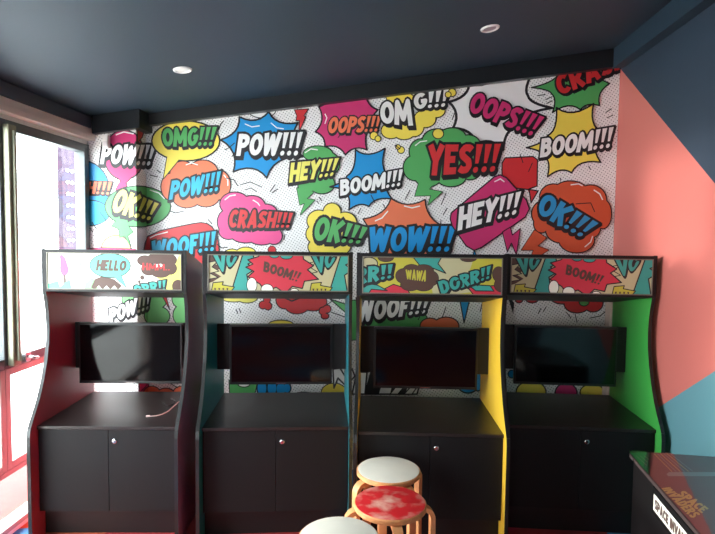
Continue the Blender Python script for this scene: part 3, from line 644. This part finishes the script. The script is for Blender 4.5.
def art_hello(a):
    c = a
    c.poly([(-2, -2), (140, -2), (140, 36), (-2, 36)], 'mwhite', 0)
    c.poly([(12, 1), (17, 2), (20, 10), (22, 17), (16, 23), (12, 16), (13, 8)], 'pink', 0, smooth=1); c.poly([(16, 20), (18, 20), (19, 33), (16, 33)], 'brown', 0)
    c.poly([(0, 29), (10, 26), (12, 32), (22, 24), (24, 33), (0, 34)], 'mint', 0)
    c.poly([(28, 2), (40, 1), (37, 9), (34, 14)], 'lgr', 0); c.poly([(38, 28), (46, 22), (52, 34), (37, 34)], 'lgr', 0)
    c.poly([(44, 32), (48, 24), (56, 21), (68, 24), (76, 30), (72, 34), (68, 30), (64, 34), (60, 30), (56, 34), (52, 30), (48, 34)], 'brown', 0)
    c.cloud([(64, 11, 21, 11.5)], 'mint', 1, extra=[(66, 20), (80, 31), (74, 18)])
    c.text('HELLO', ((51, 5.5), (82, 6), (80, 16), (49, 16)), 'brown', o=0, hw=.13)
    c.poly([(136, -2), (140, 36), (112, 36), (118, 26), (112, 22), (128, 18)], 'lyel', 0)
    c.cloud([(100, 6, 8, 5), (112, 4, 10, 5), (124, 5, 9, 6), (104, 14, 8, 6), (116, 17, 10, 5), (126, 13, 7, 6), (97, 22, 2, 2), (94, 26, 1.3, 1.3)], 'brown', .4)
    c.text('HMM..', ((97, 8), (127, 9), (126, 15), (97, 15)), 'red', o=0, hw=.075)
    c.text('ORR!!', ((86, 30), (122, 24), (121, 34), (92, 40)), 'teal', o=.13); c.cloud([(134, 30, 6, 6)], 'brown', .4)
cab1 = arc_cab('red', 'dark red arcade cabinet by the window, HELLO speech bubble on its header', 114.6, 3.04, 143.5, 345, (164, 60, 72), art_hello)
cab2 = arc_cab('teal', 'teal-sided arcade cabinet right of the dark red one', 278.2, 3.06, 149.5, 322, (26, 112, 122), art_boom)
cab3 = arc_cab('yellow', 'yellow-sided arcade cabinet behind the stools, WAWA on its header', 431.3, 3.0, 149.5, 374, (250, 200, 62), art_wawa)
cab4 = arc_cab('green', 'green-sided arcade cabinet beside the salmon wall', 579.8, 3.12, 148, 396, (72, 178, 78), art_boom)
# ================================================================== STOOLS
red = bpy.data.materials.new('seat_red_worn'); red.use_nodes = True; nt = red.node_tree; b = nt.nodes['Principled BSDF']; b.inputs['Roughness'].default_value = .45
tc = nt.nodes.new('ShaderNodeTexCoord'); n1 = nt.nodes.new('ShaderNodeTexNoise'); n1.inputs['Scale'].default_value = 13; n1.inputs['Detail'].default_value = 5
vl = nt.nodes.new('ShaderNodeVectorMath'); vl.operation = 'LENGTH'; mp1 = nt.nodes.new('ShaderNodeMapping'); mp1.inputs['Location'].default_value = (.0, .012, 0); mp1.inputs['Scale'].default_value = (1, 1, 0)
r1 = nt.nodes.new('ShaderNodeMapRange'); r1.inputs['From Min'].default_value = .02; r1.inputs['From Max'].default_value = .085; r1.inputs['To Min'].default_value = .26; r1.inputs['To Max'].default_value = 0
ad = nt.nodes.new('ShaderNodeMath'); ad.operation = 'ADD'; rr = nt.nodes.new('ShaderNodeValToRGB'); rr.color_ramp.elements[0].position = .52; rr.color_ramp.elements[1].position = .80
rr.color_ramp.elements[0].color = srgb((214, 38, 44)); rr.color_ramp.elements[1].color = srgb((232, 176, 156))
nt.links.new(tc.outputs['Object'], n1.inputs[0]); nt.links.new(tc.outputs['Object'], mp1.inputs[0]); nt.links.new(mp1.outputs[0], vl.inputs[0]); nt.links.new(vl.outputs['Value'], r1.inputs[0])
nt.links.new(r1.outputs[0], ad.inputs[0]); nt.links.new(n1.outputs['Fac'], ad.inputs[1]); nt.links.new(ad.outputs[0], rr.inputs[0]); nt.links.new(rr.outputs[0], b.inputs['Base Color'])
def stool(px, py, label, top, rz, H=.515, R=.163):
    p = onZ(px, py, H); E = empty('round_stool', (p.x, p.y, 0), rz); tag(E, label, 'stool', 'round bentwood stools')
    m = MB(); m.lathe([(R-.004, H-.026), (R, H-.022), (R, H-.005), (R-.004, H-.0012), (R-.006, H-.0012)], M_birche, n=64); st = m.build('seat', E)
    m = MB(); m.lathe([(R-.006, H-.0011), (R-.006, H-.0004), (R-.0075, H)], top, n=64); m.build('seat_top', st)
    for k in range(4):
        m = MB(); a_ = math.pi/4+k*math.pi/2; path = [(.055, H-.037)]+[(.150+.045*math.sin(t), H-.082+.045*math.cos(t)) for t in [i*math.pi/2/8 for i in range(9)]]+[(.196, .2), (.199, .0)]
        th = .0105; wd = .021; vs = []; fs = []
        for i, (r, z) in enumerate(path):
            q0 = path[max(i-1, 0)]; q1 = path[min(i+1, len(path)-1)]; tr_, tz = q1[0]-q0[0], q1[1]-q0[1]; l = math.hypot(tr_, tz); nr, nz = -tz/l, tr_/l
            if i == len(path)-1: nr, nz = 1, 0
            for (sn, sw) in ((1, 1), (1, -1), (-1, -1), (-1, 1)):
                rr_, zz = r+nr*th*sn, z+nz*th*sn; w_ = wd*sw
                vs.append((rr_*math.cos(a_)-w_*math.sin(a_), rr_*math.sin(a_)+w_*math.cos(a_), max(zz, 0)))
        n = len(path)
        for i in range(n-1):
            for j in range(4): fs.append((i*4+j, i*4+(j+1) % 4, i*4+4+(j+1) % 4, i*4+4+j))
        fs += [(0, 1, 2, 3), (n*4-4, n*4-3, n*4-2, n*4-1)]
        m.addm(vs, fs, M_birch, True); lg = m.build('leg', E)
        m = MB(); m.lathe([(.005, H-.0262), (.005, H-.0275), (.003, H-.0285)], M_chrome, ((R-.03)*math.cos(a_), (R-.03)*math.sin(a_), 0), 12)
    return E
stool(388.6, 468.9, 'white-topped birch stool standing nearest the cabinets', M_seatw, -.17)
stool(390.2, 501.6, 'birch stool with a worn red seat in front of the yellow-sided cabinet', red, -.61)
stool(338.7, 537, 'white-topped birch stool cut by the bottom edge of the photo', M_seatw, .1)
# ================================================================== COCKTAIL TABLE GAME
ZT = .70
K0 = onZ(627.5, 450, ZT); K1 = onZ(699, 532, ZT)
dv = (K1-K0).normalized(); rzt = math.atan2(dv.y, dv.x)+math.pi/2      # local -y runs along the visible edge towards the camera
E = empty('cocktail_arcade_table', (K0.x, K0.y, 0), rzt); tag(E, 'black cocktail arcade game table with a glossy glass top in the right foreground', 'arcade table')
Mi = Matrix.Translation((K0.x, K0.y, 0)) @ Matrix.Rotation(rzt, 4, 'Z'); Mi = Mi.inverted()
LX = (XR-.008-K0.x)/math.cos(rzt); LY = .78
def rrect(x0, x1, y0, y1, r, n=6):
    o = []
    for cx, cy, a0 in ((x1-r, y1-r, 0), (x0+r, y1-r, 90), (x0+r, y0+r, 180), (x1-r, y0+r, 270)):
        for k in range(n+1): t_ = math.radians(a0+90*k/n); o.append((cx+r*math.cos(t_), cy+r*math.sin(t_)))
    return o
def slab(pts, z0, z1, m_, mb):
    n = len(pts); mb.addm([(x, y, z0) for x, y in pts]+[(x, y, z1) for x, y in pts], [tuple(range(n))[::-1], tuple(range(n, 2*n))]+[(i, (i+1) % n, (i+1) % n+n, i+n) for i in range(n)], m_)
m = MB(); slab(rrect(0, LX, -LY, 0, .035), ZT-.022, ZT-.006, mat('table_edge', (74, 62, 60), .35), m); tt = m.build('table_top', E)
m = MB(); slab(rrect(.002, LX-.002, -LY+.002, -.002, .028), ZT-.0058, ZT-.003, mat('top_print_black', (34, 18, 22), .3), m); pr_ = m.build('printed_top', tt)  # black print, reddened in its colour for the salmon wall's reflection
mg = thin_glass('table_glass', (1, 1, 1, 1), .13, 1.0)
m = MB(); n_ = rrect(0, LX, -LY, 0, .03); m.face([(x, y, ZT) for x, y in n_], mg); m.build('glass', tt, recalc=False)
def tmap(px, py): p = Mi @ onZ(px, py, ZT); return (p.x, p.y)
ap = Art(tmap, lambda u, v, l, mid: (u, v, ZT-.0029+l), clips=[((1, 0), LX-.004), ((-1, 0), -.004), ((0, 1), -.004), ((0, -1), LY-.004)], eps=.0001)
AC['tgreen'] = (24, 110, 70); AC['gold'] = (204, 166, 84); AC['dgold'] = (150, 112, 50); AC['tgrey'] = (130, 130, 124); AC['salmon_reflect'] = (104, 52, 54)
ap.poly([(630, 452), (648, 452), (649, 476), (640, 466), (634, 458)], 'tgreen', .5)
ap.poly([(650, 452), (720, 452), (760, 600), (700, 540), (650, 478)], 'salmon_reflect', .4)  # reddish reflection of the salmon wall, painted into the table print
for k in range(6): ap.line([(654+k*3.2, 453), (672+k*4.2, 471)], .45, 'tgrey' if k % 2 else 'gold')
for k in range(3): ap.line([(636+k*4, 455), (647+k*1.0, 465-k*3)], .5, 'tgrey')
ap.poly([(669, 471.5), (730, 471.5), (730, 475.5), (668, 475.5), (666.5, 473.5)], 'tgrey', 0)
ap.text('SPACE', ((684, 489.5), (709, 508), (702, 513), (676, 493.5)), 'gold', o=0, hw=.12)
ap.text('INVADERS', ((670, 486.5), (701, 514), (692, 518), (661, 487.5)), 'gold', o=0, hw=.12)
ap.mb.build('top_artwork', pr_, recalc=False)
# body
m = MB(); slab(rrect(.02, LX-.04, -LY+.05, -.02, .01), .06, ZT-.0225, M_black, m); m.build('body', E)
m = MB(); m.box(.10, LX-.09, -LY+.10, -.10, .0, .0595, M_blackd); m.build('plinth', E)
m = MB(); m.box(.006, .0195, -LY+.06, -.30, ZT-.15, ZT-.035, M_blackd, .002); bx = m.build('control_panel', E)
wp = mat('sticker_white', (240, 236, 222), .4); wp2 = AC
m = MB(); m.box(.0045, .0058, -LY+.06, -.32, ZT-.128, ZT-.060, wp, .0005); sk = m.build('name_plate', bx); sk['label'] = 'white name plate with gold lettering'
ap = Art(lambda x, y: (x, y), lambda u, v, l, mid: (.0042-l, -u, v), eps=.00015)
ap.text('SPACE INVADERS', ((.335, ZT-.074), (.70, ZT-.074), (.70, ZT-.114), (.335, ZT-.114)), 'brown', o=.04, hw=.10, sh=(.02, -.03), oc='tgrey')
ap.mb.build('name_plate_lettering', sk, recalc=False)
m = MB(); m.lathe([(.006, 0), (.006, .003), (.002, .0045)], M_chrome, n=16); Mx = Matrix.Translation((.0, -.09, ZT-.014)) @ Matrix.Rotation(-math.pi/2, 4, 'Y'); m.v = [tuple(Mx @ Vector(v)) for v in m.v]; m.build('screw', tt)
# ================================================================== SMALL THINGS
# ceiling downlights on the raked ceiling
ang = math.atan(slope)
M_lt = mat('downlight_white', (240, 240, 236), .35); M_refl = mat('downlight_reflector', (170, 172, 172), .3, .6)
def zc_hit(px, py):
    d = ray(px, py); # EYE.z + t d.z = pL.z + (t d.x - pL.x) slope
    t = (pL.z - pL.x*slope - EYE.z)/(d.z - d.x*slope); return EYE+d*t
for (px, py, lb, lens) in ((182.5, 69.5, 'white round ceiling downlight nearer the window', True), (490, 28, 'round ceiling downlight right of the centre, dull lens', False)):
    p = zc_hit(px, py); E = empty('downlight', p); E.rotation_euler = (0, -ang, 0); tag(E, lb, 'downlight', 'recessed ceiling downlights')
    m = MB(); m.lathe([(.052, -.0005), (.050, -.006), (.044, -.009), (.038, -.006), (.036, -.001)], M_lt, n=40); m.build('trim_ring', E)
    m = MB(); m.lathe([(.035, -.0008), (.034, -.004), (.001, -.0045)], M_lt if lens else M_refl, n=32); m.build('lens', E)
# sensor on the pillar
p = onY(108.5, 142.5, YP)
E = empty('motion_sensor', (p.x, YP-.012, p.z)); tag(E, 'small white sensor box high on the corner pillar', 'sensor')
m = MB(); m.box(-.022, .022, -.035, 0, -.045, .045, mat('sensor_white', (232, 226, 220), .4), .006); m.build('housing', E)
m = MB(); m.box(-.014, .014, -.038, -.0345, -.03, .0, mat('sensor_lens', (215, 205, 205), .2), .001); m.build('sensor_lens', E)
# cables on the first desk
def ondesk(px, py): return onZ(px, py, .6405)
wc = mat('cable_white', (228, 206, 196), .5)
e = empty('charging_cable', ondesk(150, 417)); tag(e, 'pale charging cable lying on the dark red cabinet\'s desk', 'cable')
pts = [ondesk(x, y)-e.location+Vector((0, 0, .004)) for x, y in ((150, 417), (156, 416.5), (162, 415), (168, 412), (172, 408.5), (176, 405), (179, 402))]
m = MB(); m.tube(pts, .0032, wc); m.build('cord', e)
d0 = (pts[0]-pts[1]).normalized(); m = MB(); m.tube([pts[0]+Vector((0, 0, .002)), pts[0]+d0*.022+Vector((0, 0, .002))], .0058, wc, 10); m.build('plug', e)
e = empty('power_lead', ondesk(168, 404)); tag(e, 'short black lead lying behind the pale cable', 'cable')
pts = [ondesk(x, y)-e.location+Vector((0, 0, .004)) for x, y in ((163, 404), (168, 406.5), (173, 405), (175, 401), (171, 399))]
m = MB(); m.tube(pts, .003, M_mold); m.build('cord', e)
